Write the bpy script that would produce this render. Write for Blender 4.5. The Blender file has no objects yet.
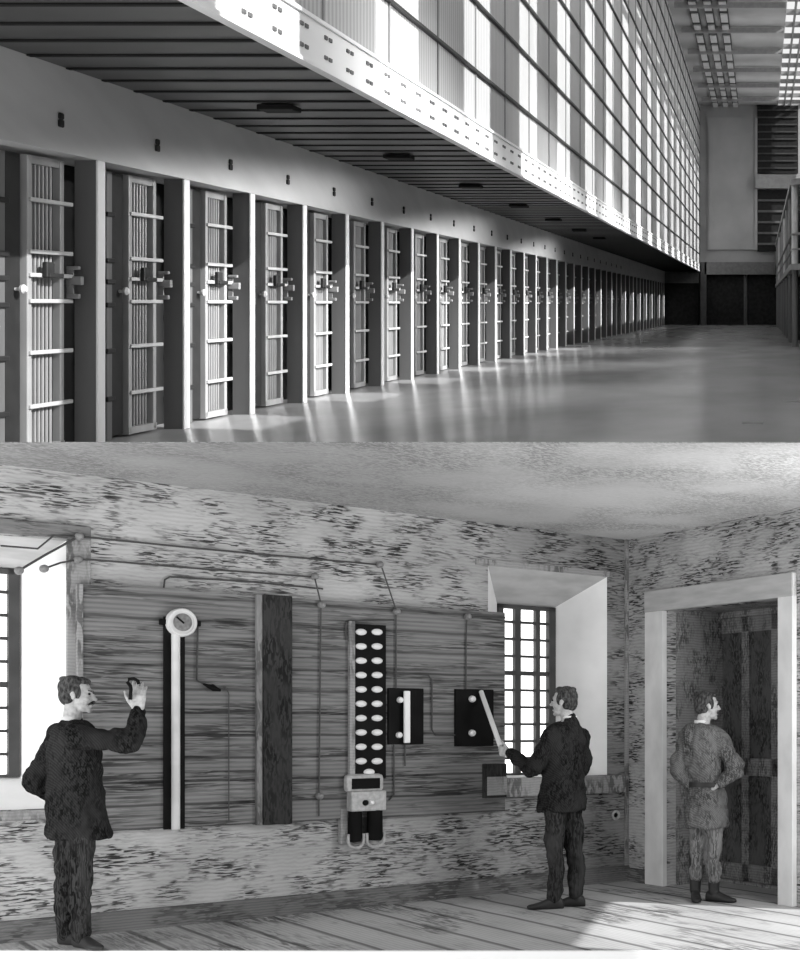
import bpy, bmesh, math, random
from mathutils import Vector, Matrix, Quaternion
random.seed(7)
SC = bpy.context.scene
COL = SC.collection
PI = math.pi
# ------------------------------------------------------------------ camera geometry
F, PX, PY, HC = 1257.0, 761.0, 726.0, 1.43          # focal length (px), principal point, eye height
K = (PY - 304.0) / F                                 # the upper hall climbs away from us at this slope
CORNER = Vector((-1.244, 11.67, 0))                  # far corner of the lower room
TH = math.atan2(-.666, -.746)
R = Matrix.Translation(CORNER) @ Matrix.Rotation(TH, 4, 'Z')   # lower-room frame: u along board wall, v along door wall
RI = R.inverted()

def ray(px, py):
    return Vector(((px - PX) / F, 1, (PY - py) / F))
CAM = Vector((0, 0, HC))
def w1(px, py, v=0.0):                               # point of the board wall (plane v) -> (u, z)
    o = RI @ CAM; d = RI.to_3x3() @ ray(px, py); t = (v - o.y) / d.y
    p = o + d * t; return p.x, p.z
def w2(px, py, u=0.0):
    o = RI @ CAM; d = RI.to_3x3() @ ray(px, py); t = (u - o.x) / d.x
    p = o + d * t; return p.y, p.z
def up(px, py, X):                                   # plane X of the upper hall -> (depth, height over its horizon)
    d = F * X / (px - PX); return d, (304 - py) * d / F

# ------------------------------------------------------------------ materials
def nt(name):
    m = bpy.data.materials.new(name); m.use_nodes = True
    t = m.node_tree; b = t.nodes['Principled BSDF']; return m, t, b
def g(v): return (v, v, v, 1)
def mat(name, c, rough=.75, metal=0.0, lo=None, scale=(6, 6, 6), ramp=(.35, .65), detail=5, lines=None, spec=.3, bump=0, dist=0.0):
    """grey procedural material: stretched noise between lo and c, optional engraved lines (axis, scale, strength, distortion)"""
    m, t, b = nt(name)
    b.inputs['Roughness'].default_value = rough; b.inputs['Metallic'].default_value = metal
    b.inputs['Specular IOR Level'].default_value = spec
    if lo is None: lo = c * .8
    tc = t.nodes.new('ShaderNodeTexCoord'); mp = t.nodes.new('ShaderNodeMapping')
    mp.inputs['Scale'].default_value = scale
    t.links.new(tc.outputs['Object'], mp.inputs['Vector'])
    n = t.nodes.new('ShaderNodeTexNoise'); n.inputs['Scale'].default_value = 1; n.inputs['Detail'].default_value = detail
    n.inputs['Distortion'].default_value = dist
    t.links.new(mp.outputs['Vector'], n.inputs['Vector'])
    r = t.nodes.new('ShaderNodeValToRGB')
    r.color_ramp.elements[0].position = ramp[0]; r.color_ramp.elements[1].position = ramp[1]
    r.color_ramp.elements[0].color = g(lo); r.color_ramp.elements[1].color = g(c)
    t.links.new(n.outputs['Fac'], r.inputs['Fac'])
    out = r.outputs['Color']
    for ln in (lines or []):
        axis, sc, amt, ds = ln[:4]; sharp = ln[4] if len(ln) > 4 else (.0, 1.0)
        w = t.nodes.new('ShaderNodeTexWave'); w.wave_type = 'BANDS'; w.bands_direction = axis
        w.inputs['Scale'].default_value = sc; w.inputs['Distortion'].default_value = ds
        w.inputs['Detail'].default_value = 2; w.inputs['Detail Scale'].default_value = 1.5
        t.links.new(tc.outputs['Object'], w.inputs['Vector'])
        wr = t.nodes.new('ShaderNodeValToRGB')
        wr.color_ramp.elements[0].position = sharp[0]; wr.color_ramp.elements[1].position = sharp[1]
        wr.color_ramp.elements[0].color = g(1 - amt); wr.color_ramp.elements[1].color = g(1)
        t.links.new(w.outputs['Fac'], wr.inputs['Fac'])
        mx = t.nodes.new('ShaderNodeMix'); mx.data_type = 'RGBA'; mx.blend_type = 'MULTIPLY'
        mx.inputs[0].default_value = 1
        t.links.new(out, mx.inputs[6]); t.links.new(wr.outputs['Color'], mx.inputs[7]); out = mx.outputs[2]
    t.links.new(out, b.inputs['Base Color'])
    if bump:
        bp = t.nodes.new('ShaderNodeBump'); bp.inputs['Strength'].default_value = bump; bp.inputs['Distance'].default_value = .02
        t.links.new(n.outputs['Fac'], bp.inputs['Height']); t.links.new(bp.outputs['Normal'], b.inputs['Normal'])
    return m
def engr(name, c, dark, strokes=(12, 12, 45), patch=(1.6, 1.6, 2.6), cover=(.38, .62), thr=(.44, .60), lines=(), rough=.9, grad=None, spec=.1):
    """printed-engraving look: short dark strokes gathered in patches, over fine ruled lines"""
    m, t, b = nt(name); N = t.nodes.new; Lk = t.links.new
    b.inputs['Roughness'].default_value = rough; b.inputs['Specular IOR Level'].default_value = spec
    tc = N('ShaderNodeTexCoord')
    def noise(sc, det, dist=0.0, off=0.0):
        mp = N('ShaderNodeMapping'); mp.inputs['Scale'].default_value = sc; mp.inputs['Location'].default_value = (off, off, off)
        Lk(tc.outputs['Object'], mp.inputs['Vector'])
        n = N('ShaderNodeTexNoise'); n.inputs['Scale'].default_value = 1; n.inputs['Detail'].default_value = det; n.inputs['Distortion'].default_value = dist
        Lk(mp.outputs['Vector'], n.inputs['Vector']); return n.outputs['Fac']
    def rng(v, a0, a1, b0, b1):
        r = N('ShaderNodeMapRange'); r.interpolation_type = 'SMOOTHSTEP'
        for i, q in zip((1, 2, 3, 4), (a0, a1, b0, b1)): r.inputs[i].default_value = q
        Lk(v, r.inputs[0]); return r.outputs[0]
    def mul(a, q):
        x = N('ShaderNodeMath'); x.operation = 'MULTIPLY'
        Lk(a, x.inputs[0]); Lk(q, x.inputs[1]) if hasattr(q, 'node') else setattr(x.inputs[1], 'default_value', q); return x.outputs[0]
    st = rng(noise(strokes, 6, .8), thr[0], thr[1], 1, 0)
    pm = rng(noise(patch, 5, .5, 3.7), cover[0], cover[1], .12, 1)
    ink = mul(st, pm)
    val = rng(ink, 0, 1, c, dark)
    tone = rng(noise(tuple(q*.5 for q in patch), 3, 0, 9.1), .3, .7, .84, 1.08); val = mul(val, tone)
    for axis, sc, amt, ds, lo_, hi_ in lines:
        w = N('ShaderNodeTexWave'); w.wave_type = 'BANDS'; w.bands_direction = axis; w.inputs['Scale'].default_value = sc
        w.inputs['Distortion'].default_value = ds; w.inputs['Detail'].default_value = 2; w.inputs['Detail Scale'].default_value = 1.2
        Lk(tc.outputs['Object'], w.inputs['Vector']); val = mul(val, rng(w.outputs['Fac'], lo_, hi_, 1-amt, 1))
    if grad:
        axis, g0, g1, v0, v1 = grad
        sp = N('ShaderNodeSeparateXYZ'); Lk(tc.outputs['Object'], sp.inputs[0]); val = mul(val, rng(sp.outputs[axis], g0, g1, v0, v1))
    cb = N('ShaderNodeCombineColor')
    for i in range(3): Lk(val, cb.inputs[i])
    Lk(cb.outputs[0], b.inputs['Base Color']); return m
def glow(name, c, s):
    m, t, b = nt(name); b.inputs['Base Color'].default_value = g(c)
    b.inputs['Emission Color'].default_value = g(1); b.inputs['Emission Strength'].default_value = s
    b.inputs['Roughness'].default_value = .4
    return m

# upper hall
M_FLOOR_UP = mat('polished_floor', .48, .22, lo=.36, scale=(.9, .35, .9), spec=1.0)
M_STEEL = mat('grey_paint', .30, .5, lo=.25, scale=(3, 3, .8))
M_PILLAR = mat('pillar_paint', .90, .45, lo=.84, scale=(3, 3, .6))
M_PILLARSIDE = mat('pillar_shade_grey', .17, .5, lo=.13, scale=(3, 3, .6))  # shade of the pillar sides put into the colour; plain dark grey on posts
M_BARS = mat('bar_steel', .30, .4, lo=.24, scale=(5, 5, 2))
M_XBAR = mat('crossbar_steel', .58, .4, lo=.48, scale=(5, 5, 2))
M_FRAMEST = mat('gate_frame_steel', .40, .4, lo=.32, scale=(5, 5, 2))
M_DARK = mat('dark_steel', .03, .5, lo=.02)
M_BACK = mat('cell_mesh', .13, .7, lo=.09, scale=(3, 40, .6))
M_VOID = mat('cell_dark', .015, .9)
M_LINTEL = mat('lintel_paint', .66, .5, lo=.58, scale=(1.5, .8, 3))
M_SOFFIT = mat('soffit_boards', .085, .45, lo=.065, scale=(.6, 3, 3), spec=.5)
M_SCREEN = mat('gallery_screen', .56, .6, lo=.47, scale=(1, .8, .25), lines=[('Y', 3.6, .30, .6)])
M_FASCIA = mat('fascia_paint', .90, .5, lo=.84, scale=(2, 1.2, 2))
M_HALLCEIL = mat('hall_ceiling', .62, .7, lo=.52, scale=(1, .6, 1), lines=[('Y', .1, .3, .2)])
M_END = mat('end_wall_paint', .40, .7, lo=.32, scale=(.7, .7, .7))
M_ENDDARK = mat('end_wall_dark', .025, .8, lo=.012)
M_LOUVRE = mat('louvre_dark', .02, .7, lo=.012)
M_LIGHTPAINT = mat('light_paint', .7, .5, lo=.6)
M_CONC = mat('concrete', .4, .8, lo=.34)
# lower room (engraved look)
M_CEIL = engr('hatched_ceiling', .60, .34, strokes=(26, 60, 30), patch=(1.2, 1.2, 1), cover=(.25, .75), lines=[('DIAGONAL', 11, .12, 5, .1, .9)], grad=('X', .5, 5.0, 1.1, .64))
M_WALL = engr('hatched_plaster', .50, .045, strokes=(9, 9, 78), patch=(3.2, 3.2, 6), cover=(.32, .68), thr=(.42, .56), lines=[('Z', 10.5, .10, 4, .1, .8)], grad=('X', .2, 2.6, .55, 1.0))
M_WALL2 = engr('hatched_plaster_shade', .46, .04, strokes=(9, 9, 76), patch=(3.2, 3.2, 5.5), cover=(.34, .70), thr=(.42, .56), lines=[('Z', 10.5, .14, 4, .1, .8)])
M_REVEAL = mat('white_plaster', .92, .9, lo=.84, scale=(3, 3, 3))
M_GREYWOOD = engr('grey_board', .38, .16, strokes=(30, 30, 8), patch=(4, 4, 2), lines=[('Z', 14, .12, 4, .1, .8)])
M_BOARD = engr('hatched_boards', .235, .055, strokes=(4, 4, 90), patch=(1.2, 1.2, 9), cover=(.35, .7), lines=[('Z', 9.6, .25, .5, .0, .9), ('Z', 1.9, .55, .6, .0, .07)])
M_POST = engr('hatched_post', .050, .018, strokes=(60, 60, 14), patch=(5, 5, 3), cover=(.3, .7), spec=.03)
M_POSTEDGE = engr('hatched_post_edge', .24, .12, strokes=(40, 40, 10), patch=(5, 5, 3))
M_BASE = engr('hatched_skirting', .21, .10, strokes=(8, 8, 60), patch=(3, 3, 5), lines=[('Z', 16, .2, 2, .1, .8)])
M_FLOORLO = engr('floor_boards', .50, .20, strokes=(38, 4, 10), patch=(2.4, 1.1, 2), cover=(.4, .7), lines=[('X', .95, .60, .4, .0, .07), ('X', 8, .14, 1.5, .1, .9)])
M_WHITE = mat('white_enamel', .85, .4, lo=.80)
M_BLACK = mat('black_enamel', .010, .7, lo=.006, spec=.08)
M_WIRE = mat('dark_wire', .07, .6)
M_INS = mat('porcelain_grey', .26, .4, lo=.16, scale=(40, 40, 40))
M_FRAME = mat('iron_window_bar', .07, .6, lo=.05)
M_PANE = glow('bright_window_pane', .9, 2.2)
M_BOX = mat('pale_brass', .50, .5, lo=.36, scale=(30, 30, 30))
M_DOOR = engr('hatched_door', .27, .09, strokes=(60, 60, 20), patch=(7, 7, 4), cover=(.3, .7), lines=[('Z', 13, .2, 3, .1, .8)])
M_PASS = engr('hatched_passage', .30, .10, strokes=(60, 60, 20), patch=(7, 7, 4), cover=(.3, .7), lines=[('Z', 13, .2, 3, .1, .8)])
M_TRIM = mat('pale_door_trim', .74, .85, lo=.60, scale=(4, 4, 3), ramp=(.3, .6), detail=7)
M_EDGE = mat('white_floor_edge', .95, .9, lo=.93)
M_COAT = engr('hatched_dark_coat', .034, .008, strokes=(70, 70, 26), patch=(7, 7, 4), cover=(.3, .7), lines=[('DIAGONAL', 30, .35, 1, .0, 1)], spec=.03)
M_COAT3 = engr('hatched_tunic', .17, .06, strokes=(70, 70, 26), patch=(7, 7, 4), cover=(.3, .7), lines=[('DIAGONAL', 30, .3, 1, .0, 1)])
M_TROUS = engr('hatched_trousers', .050, .010, strokes=(80, 80, 12), patch=(9, 9, 3), cover=(.3, .7), lines=[('X', 30, .3, 1, .0, 1)], spec=.03)
M_TROUS3 = engr('hatched_pale_trousers', .24, .08, strokes=(80, 80, 12), patch=(9, 9, 3), cover=(.3, .7), lines=[('X', 30, .3, 1, .0, 1)])
M_SKIN = mat('engraved_skin', .50, .85, lo=.34, scale=(45, 45, 45), ramp=(.3, .6), detail=6)
M_HAIR = mat('engraved_hair', .085, .8, lo=.012, scale=(70, 70, 30), detail=6, ramp=(.38, .62))
M_SHOE = mat('black_leather', .03, .5, lo=.02)
M_COLLAR = mat('white_collar', .75, .8, lo=.65)

# ------------------------------------------------------------------ mesh helpers
class MB:
    def __init__(s): s.v = []; s.f = []
    def add(s, vs, fs):
        o = len(s.v); s.v += [Vector(v) for v in vs]; s.f += [tuple(i + o for i in f) for f in fs]; return s
    def box(s, x0, x1, y0, y1, z0, z1):
        return s.hexa([(x0,y0,z0),(x1,y0,z0),(x1,y1,z0),(x0,y1,z0),(x0,y0,z1),(x1,y0,z1),(x1,y1,z1),(x0,y1,z1)])
    def hexa(s, p):
        return s.add(p, [(3,2,1,0),(4,5,6,7),(0,1,5,4),(1,2,6,5),(2,3,7,6),(3,0,4,7)])
    def bbox(s, x0, x1, y0, y1, z0, z1, b):          # box with chamfered edges
        bm = bmesh.new(); bmesh.ops.create_cube(bm, size=1)
        for v in bm.verts: v.co = Vector(((x0+x1)/2 + v.co.x*(x1-x0), (y0+y1)/2 + v.co.y*(y1-y0), (z0+z1)/2 + v.co.z*(z1-z0)))
        bmesh.ops.bevel(bm, geom=bm.edges[:] + bm.verts[:], offset=b, segments=2, profile=.5, affect='EDGES')
        bm.verts.index_update(); s.add([v.co.copy() for v in bm.verts], [tuple(v.index for v in f.verts) for f in bm.faces]); bm.free(); return s
    def prism(s, poly, a, b, axis='z'):               # polygon extruded along an axis
        def P(q, h): return {'z': (q[0], q[1], h), 'y': (q[0], h, q[1]), 'x': (h, q[0], q[1])}[axis]
        n = len(poly); vs = [P(q, a) for q in poly] + [P(q, b) for q in poly]
        return s.add(vs, [tuple(range(n))[::-1], tuple(range(n, 2*n))] + [(i, (i+1) % n, n + (i+1) % n, n + i) for i in range(n)])
    def tube(s, pts, r, n=8, cap=True):
        pts = [Vector(p) for p in pts]; rings = []
        rs = r if isinstance(r, (list, tuple)) else [r] * len(pts)
        prev = None
        for i, p in enumerate(pts):
            d = ((pts[min(i+1, len(pts)-1)] - pts[max(i-1, 0)])).normalized()
            a = prev if prev is not None and abs(prev.dot(d)) < .95 else (Vector((0,0,1)) if abs(d.z) < .9 else Vector((1,0,0)))
            e1 = (a - d * a.dot(d)).normalized(); e2 = d.cross(e1); prev = e1
            rings.append([p + (e1 * math.cos(2*PI*k/n) + e2 * math.sin(2*PI*k/n)) * rs[i] for k in range(n)])
        vs = [q for rg in rings for q in rg]; m = len(rings)
        fs = [(i*n+k, i*n+(k+1) % n, (i+1)*n+(k+1) % n, (i+1)*n+k) for i in range(m-1) for k in range(n)]
        if cap: fs += [tuple(range(n))[::-1], tuple((m-1)*n+k for k in range(n))]
        return s.add(vs, fs)
    def ell(s, c, r, n=14, m=9, rot=None):            # ellipsoid
        c = Vector(c); vs = []; fs = []
        for i in range(m + 1):
            a = PI * i / m
            for k in range(n):
                q = Vector((r[0]*math.sin(a)*math.cos(2*PI*k/n), r[1]*math.sin(a)*math.sin(2*PI*k/n), r[2]*math.cos(a)))
                vs.append(c + (rot @ q if rot else q))
        for i in range(m):
            for k in range(n): fs.append((i*n+k, (i+1)*n+k, (i+1)*n+(k+1) % n, i*n+(k+1) % n))
        return s.add(vs, fs)
    def cyl(s, c, r, h, axis='z', n=20, r2=None):
        d = {'x': Vector((1,0,0)), 'y': Vector((0,1,0)), 'z': Vector((0,0,1))}[axis]; c = Vector(c)
        return s.tube([c, c + d*h], [r, r if r2 is None else r2], n)
    def lathe(s, prof, c=(0,0,0), axis='z', n=24):
        c = Vector(c); vs = []; fs = []
        for r, h in prof:
            for k in range(n):
                x, y = r*math.cos(2*PI*k/n), r*math.sin(2*PI*k/n)
                vs.append(c + Vector({'z': (x, y, h), 'y': (x, h, y), 'x': (h, x, y)}[axis]))
        for i in range(len(prof)-1):
            for k in range(n): fs.append((i*n+k, i*n+(k+1) % n, (i+1)*n+(k+1) % n, (i+1)*n+k))
        fs += [tuple(range(n))[::-1], tuple((len(prof)-1)*n + k for k in range(n))]
        return s.add(vs, fs)
    def mesh(s, name, m, smooth=False, shear=False):
        me = bpy.data.meshes.new(name)
        vs = [(v.x, v.y, v.z + (K*v.y if shear else 0)) for v in s.v]
        me.from_pydata(vs, [], s.f); me.materials.append(m)
        bm = bmesh.new(); bm.from_mesh(me)
        bmesh.ops.remove_doubles(bm, verts=bm.verts[:], dist=1e-6)
        bmesh.ops.recalc_face_normals(bm, faces=bm.faces[:]); bm.to_mesh(me); bm.free()
        if smooth:
            me.polygons.foreach_set('use_smooth', [True]*len(me.polygons))
            me.set_sharp_from_angle(angle=math.radians(38))
        return me

def tag(o, label=None, cat=None, group=None, kind=None):
    if label: o['label'] = label
    if cat: o['category'] = cat
    if group: o['group'] = group
    if kind: o['kind'] = kind
    return o
def link(name, me, parent=None, loc=(0,0,0)):
    o = bpy.data.objects.new(name, me); COL.objects.link(o); o.location = loc
    if parent is not None: o.parent = parent
    return o
def part(name, mb, m, parent, smooth=False, shear=False):
    return link(name, mb.mesh(name, m, smooth, shear), parent)
def structure(name, mb, m, room=False, shear=False, smooth=False):
    o = link(name, mb.mesh(name, m, smooth, shear))
    if room: o.matrix_world = R
    if shear: o.location = (0, 0, HC)
    o['kind'] = 'structure'; return o
def room_thing(name, u, v, z, label, cat, group=None):   # empty in the lower-room frame
    o = link(name, None); o.matrix_world = R @ Matrix.Translation((u, v, z))
    return tag(o, label, cat, group)
def hall_thing(name, x, d, h, label, cat, group=None):   # empty in the sloping upper hall
    o = link(name, None, None, (x, d, HC + h + K*d)); return tag(o, label, cat, group)
def copy_tree(o, parent=None):
    c = o.copy(); COL.objects.link(c); c.parent = parent
    for ch in list(o.children): copy_tree(ch, c)
    return c
ONES = 'first second third fourth fifth sixth seventh eighth ninth tenth eleventh twelfth thirteenth fourteenth fifteenth sixteenth seventeenth eighteenth nineteenth'.split()
def ordinal(n):
    if n < 20: return ONES[n-1]
    t, r = divmod(n, 10); tens = {2: 'twent', 3: 'thirt', 4: 'fort'}[t]
    return tens + 'ieth' if r == 0 else tens + 'y-' + ONES[r-1]

# ================================================================== UPPER HALL
XW, XG, XR = -5.30, -3.37, 3.0          # cell line, gallery edge, outer window wall
DEND = 69.5
structure('floor_hall', MB().box(-6.6, XR, 8.66, DEND+.4, -1.16, -1.15), M_FLOOR_UP, shear=True)
structure('wall_left', MB().box(-6.5, -6.3, 8.66, DEND, -1.15, 1.8), M_VOID, shear=True)
lint = MB().box(XW-.9, XW, 6.0, DEND, 1.15, 1.80)
structure('trim_lintel', lint, M_LINTEL, shear=True)
# --- gallery over the cells
gal = hall_thing('gallery', XG, 5.0, 1.8, 'long upper gallery with riveted white edge beam and pale screen wall', 'gallery')
def gb(): return MB()
L = DEND - 5.0
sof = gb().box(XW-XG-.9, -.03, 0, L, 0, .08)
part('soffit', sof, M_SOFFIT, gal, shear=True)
seam = gb(); y = .445
while y < L-.1:
    seam.box(XW-XG+.01, -.06, y, y+.055, -.012, .01); y += .515
part('soffit_seams', seam, M_VOID, gal, shear=True)
fas = gb().box(-.05, 0, 0, L, -.02, .36).box(-.05, .03, 0, L, -.02, .01).box(-.05, .02, 0, L, .34, .37)
part('fascia_beam', fas, M_FASCIA, gal, shear=True)
M_RIV = mat('rivet_grey', .16, .6)
rvm = gb().bbox(-.01, .012, 0, .062, 0, .03, .004).mesh('rivet_slot', M_RIV, shear=True)
riv = gb(); y = .06; nr = 0
while y < L-.2:
    for hz in (.09, .245):
        for q in (0, .1):
            if y > 2.4 and nr < 96: link('rivet_slot', rvm, gal, (0, y+q, hz + K*(y+q))); nr += 1
            else: riv.box(-.01, .012, y+q, y+q+.062, hz, hz+.03)
    y += .515
part('rivet_slots', riv, M_RIV, gal, shear=True)['kind'] = 'stuff'
part('screen', gb().box(-.10, -.03, 0, L, .36, 9.3), M_SCREEN, gal, shear=True)
hr = [.96, 1.78, 2.52, 3.32, 4.12, 4.92, 5.72, 6.52, 7.32, 8.12, 8.9]
for h in hr:
    part('rail', gb().box(-.03, .015, 0, L, h-.016, h+.016), M_DARK, gal, shear=True)
ys = []
mul = gb(); y = 1.27
while y < L:
    mul.box(-.03, -.015, y, y+.03, .36, 9.2); y += 1.73
part('screen_mullions', mul, M_STEEL, gal, shear=True)
# --- ceiling and its light rows
structure('ceiling_hall', MB().box(-5.5, .95, 6, DEND+.4, 11.0, 11.2), M_HALLCEIL, shear=True)
for i, x in enumerate((-2.5, -1.95, -1.4)):
    t = hall_thing('ceiling_light', x, 30, 10.9, '%s of the three pale light rows under the far ceiling' % ('left', 'middle', 'right')[i] + '', 'light', 'light rows under the hall ceiling')
    t['label'] = ('leftmost', 'middle', 'rightmost')[i] + ' of the three pale light rows under the far hall ceiling'
    tr = MB(); y = 0
    while y < 38: tr.box(-.13, .13, y, y+1.35, -.05, .06); y += 1.9
    part('tube_lamp', tr, M_LIGHTPAINT, t, shear=True)
    part('trough', MB().box(-.17, .17, 0, 38.5, .0, .09), M_DARK, t, shear=True)
for i in range(9):
    d = 33 + i*4.2
    o = link('ceiling_beam', MB().box(-1.55, 2.5, 0, .12, .0, .2).mesh('ceiling_beam', M_CONC, shear=True), None, (-1.6, d, HC+10.75+K*d))
    tag(o, 'dark cross beam under the far hall ceiling, %s from the end wall' % ordinal(9-i), 'beam', 'cross beams under the hall ceiling')
sk = MB()
for x in (1.25, 1.6, 2.2): sk.box(x, x+.07, 6, DEND, 10.9, 11.1)
y = 20
while y < DEND: sk.box(.95, XR, y, y+.12, 10.9, 11.1); y += 2.1
structure('window_4', sk, M_STEEL, shear=True)
# --- far end wall
E = DEND
structure('wall_end', MB().box(-6.6, XR, E, E+.3, -1.15, 11.2), M_END, shear=True)
structure('trim_end_panel', MB().box(-2.95, -.25, E-.1, E, 3.0, 10.3).box(-2.85, -2.6, E-.16, E-.1, 3.0, 9.6).box(-.34, -.2, E-.2, E-.1, 3.0, 10.3), mat('end_panel', .45, .7, lo=.36, scale=(.5, .5, .5)), shear=True)
structure('trim_end_beam', MB().box(-3.1, .75, E-.5, E, 1.62, 2.3).box(-6.4, -3.4, E-.3, E, 1.15, 1.75), mat('end_beam', .22, .7, lo=.17), shear=True)
structure('door_1', MB().box(-3.0, -.95, E-.12, E, -1.15, 1.62).box(-.75, 2.0, E-.12, E, -1.15, 1.62).box(-6.3, -3.4, E-.12, E, -1.15, 1.15), M_ENDDARK, shear=True)
structure('trim_end_post', MB().box(-3.32, -3.0, E-.5, E, -1.15, 2.3).box(-.95, -.8, E-.3, E, -1.15, 1.62), mat('end_post', .13, .7), shear=True)
wl = hall_thing('louvred_window', .9, E-.2, 7.2, 'upper dark louvred opening high on the far end wall', 'window')
part('opening', MB().box(-1.1, 1.15, 0, .18, 0, 3.75), M_LOUVRE, wl, shear=True)
sl = MB()
for i in range(9): sl.box(-1.08, 1.1, -.06, 0, .25+i*.4, .33+i*.4)
part('slats', sl, mat('slat_grey', .07, .6), wl, shear=True)
wl2 = hall_thing('louvred_window', .5, E-.2, 2.9, 'lower dark louvred opening on the far end wall', 'window')
part('opening', MB().box(-.7, 1.2, 0, .18, 0, 3.4), M_LOUVRE, wl2, shear=True)
sl = MB()
for i in range(5): sl.box(-.68, 1.15, -.06, 0, .35+i*.6, .47+i*.6)
part('slats', sl, mat('slat_grey_pale', .14, .6), wl2, shear=True)
structure('trim_end_ledge', MB().box(-.3, 2.6, E-.6, E, 6.35, 7.1), M_CONC, shear=True)
# --- opposite cell block, far right
ob = hall_thing('opposite_cell_block', .78, 33, -1.15, 'opposite block of cells with pale rounded gallery ends at far right', 'cell block')
part('block_wall', MB().box(.45, 2.15, 0, 36.3, 0, 4.3), mat('block_grey', .16, .7, lo=.09, scale=(2, 1, 1)), ob, shear=True)
for hz in (2.05, 4.3):
    n = 12; pts = [(2.15, 36.3), (.28, 36.3), (0, 36.0)] + [(.0 + .42*(1-math.cos(a)), .42 - .42*math.sin(a)) for a in [i*PI/2/n for i in range(n+1)]] + [(2.15, 0)]
    part('gallery_slab', MB().prism(pts, hz, hz+.16, 'z'), M_STEEL, ob, shear=True)
    if hz < 4:
        rl = MB().tube([(.45, .05, hz+.95), (.12, .2, hz+.95), (.04, .5, hz+.95), (.04, 36, hz+.95)], .035)
        rl.tube([(.45, .05, hz+.55), (.12, .2, hz+.55), (.04, .5, hz+.55), (.04, 36, hz+.55)], .025)
        part('railing', rl, M_STEEL, ob, shear=True)
for i in range(9):
    gp = part('gallery_post', MB().cyl((.12, .45+i*4.3, 2.2), .09, 2.1, n=12), M_LIGHTPAINT if i % 3 == 0 else M_STEEL, ob, shear=True, smooth=True)
    part('post_foot', MB().cyl((.12, .45+i*4.3, 0), .08, 2.06, n=12), M_PILLARSIDE, gp, shear=True, smooth=True)
for i in range(12):
    part('cell_opening', MB().box(.40, .46, 1.0+i*2.9, 2.4+i*2.9, 0, 2.0).box(.40, .46, 1.0+i*2.9, 2.4+i*2.9, 2.3, 4.1), M_ENDDARK, ob, shear=True)

# --- pillars, plates, cell doors
C0, PITCH, NB = 10.05, 1.505, 39
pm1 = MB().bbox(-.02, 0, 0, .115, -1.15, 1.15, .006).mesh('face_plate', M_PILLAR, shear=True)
pm2 = MB().box(-.19, -.02, .003, .112, -1.15, 1.15).mesh('shaded_side', M_PILLARSIDE, shear=True)  # near side of the pillar, darkened in colour to carry its shade
for n in range(NB + 1):
    d = C0 + n*PITCH
    o = link('cell_pillar', None, None, (XW, d, HC - 1.15 + K*d)); o['kind'] = 'thing'
    link('face_plate', pm1, o, (0, 0, 1.15)); link('shaded_side', pm2, o, (0, 0, 1.15))
    tag(o, 'pale steel pillar between cells, %s from the left along the row' % ordinal(n+1), 'pillar', 'pillars between the cells')
nm = MB().bbox(0, .022, -.035, .035, -.055, .005, .012).bbox(0, .022, -.032, .032, .005, .055, .012).mesh('cell_number_plate', M_DARK, shear=True)
for n in range(26):
    d = 9.50 + n*1.52
    o = link('cell_number_plate', nm, None, (XW, d, HC + 1.39 + K*d))
    tag(o, 'small dark number plate on the lintel, %s from the left' % ordinal(n+1), 'plate', 'number plates over the cells')
CB = [.785, .395, .218, .022, -.366, -.77]
def door_parts():
    P = []
    P.append(('side_post', MB().bbox(-.27, -.19, .50, .59, -1.15, 1.12, .01), M_PILLARSIDE))
    for h in CB: P.append(('clip', MB().bbox(-.28, -.17, .48, .61, h-.05, h-.01, .008), M_DARK))
    P.append(('stile_plate', MB().box(-.25, -.21, .62, .80, -1.12, 1.12), M_DARK))
    P.append(('knob', MB().lathe([(.012, 0), (.012, .03), (.032, .045), (.036, .065), (.02, .085), (.002, .088)], (-.21, .74, .11), 'x', 14), M_LIGHTPAINT))
    fr = MB().bbox(-.24, -.17, .83, .885, -1.13, 1.12, .008).bbox(-.24, -.17, 1.27, 1.325, -1.13, 1.12, .008).box(-.23, -.18, .88, 1.28, 1.06, 1.12).box(-.23, -.17, .83, 1.33, -1.13, -1.07)
    P.append(('frame', fr, M_FRAMEST))
    P.append(('mesh_panel', MB().box(-.31, -.28, .86, 1.22, -1.1, 1.1), M_BACK))
    for i in range(6):
        y = .935 + i*.052
        P.append(('bar', MB().cyl((-.21, y, -1.1), .013, 2.2, n=8), M_BARS))
    for h in CB:
        P.append(('cross_bar', MB().bbox(-.185, -.15, .84, 1.42, h-.016, h+.016, .006), M_XBAR))
    P.append(('lock_plate', MB().bbox(-.15, -.11, .98, 1.09, .20, .32, .01).bbox(-.15, -.10, 1.0, 1.2, .20, .235, .008), M_DARK))
    P.append(('lock_bracket', MB().bbox(-.2, -.1, 1.40, 1.44, .04, .08, .008).bbox(-.2, -.08, 1.40, 1.45, .15, .22, .008).bbox(-.2, -.1, 1.40, 1.44, .27, .30, .008).box(-.2, -.15, 1.41, 1.43, .04, .3), M_STEEL))
    return P
def dlabel(n): return 'barred steel cell gate, %s from the left along the row' % ordinal(n)
proto = hall_thing('barred_gate', XW, C0-PITCH, 0, dlabel(1), 'gate', 'barred gates along the cell row')
for nm_, mb, m in door_parts(): part(nm_, mb, m, proto, smooth=nm_ in ('knob', 'bar'), shear=True)
big = MB()
far_parts = {}
for nm_, mb, m in door_parts():
    far_parts.setdefault(m.name, [m, MB()])[1].add(mb.v, mb.f)
fme = None
fv = MB(); mats = []; mi = []
for k_, (m, b_) in far_parts.items():
    mats.append(m); mi += [len(mats)-1]*len(b_.f); fv.add(b_.v, b_.f)
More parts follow.
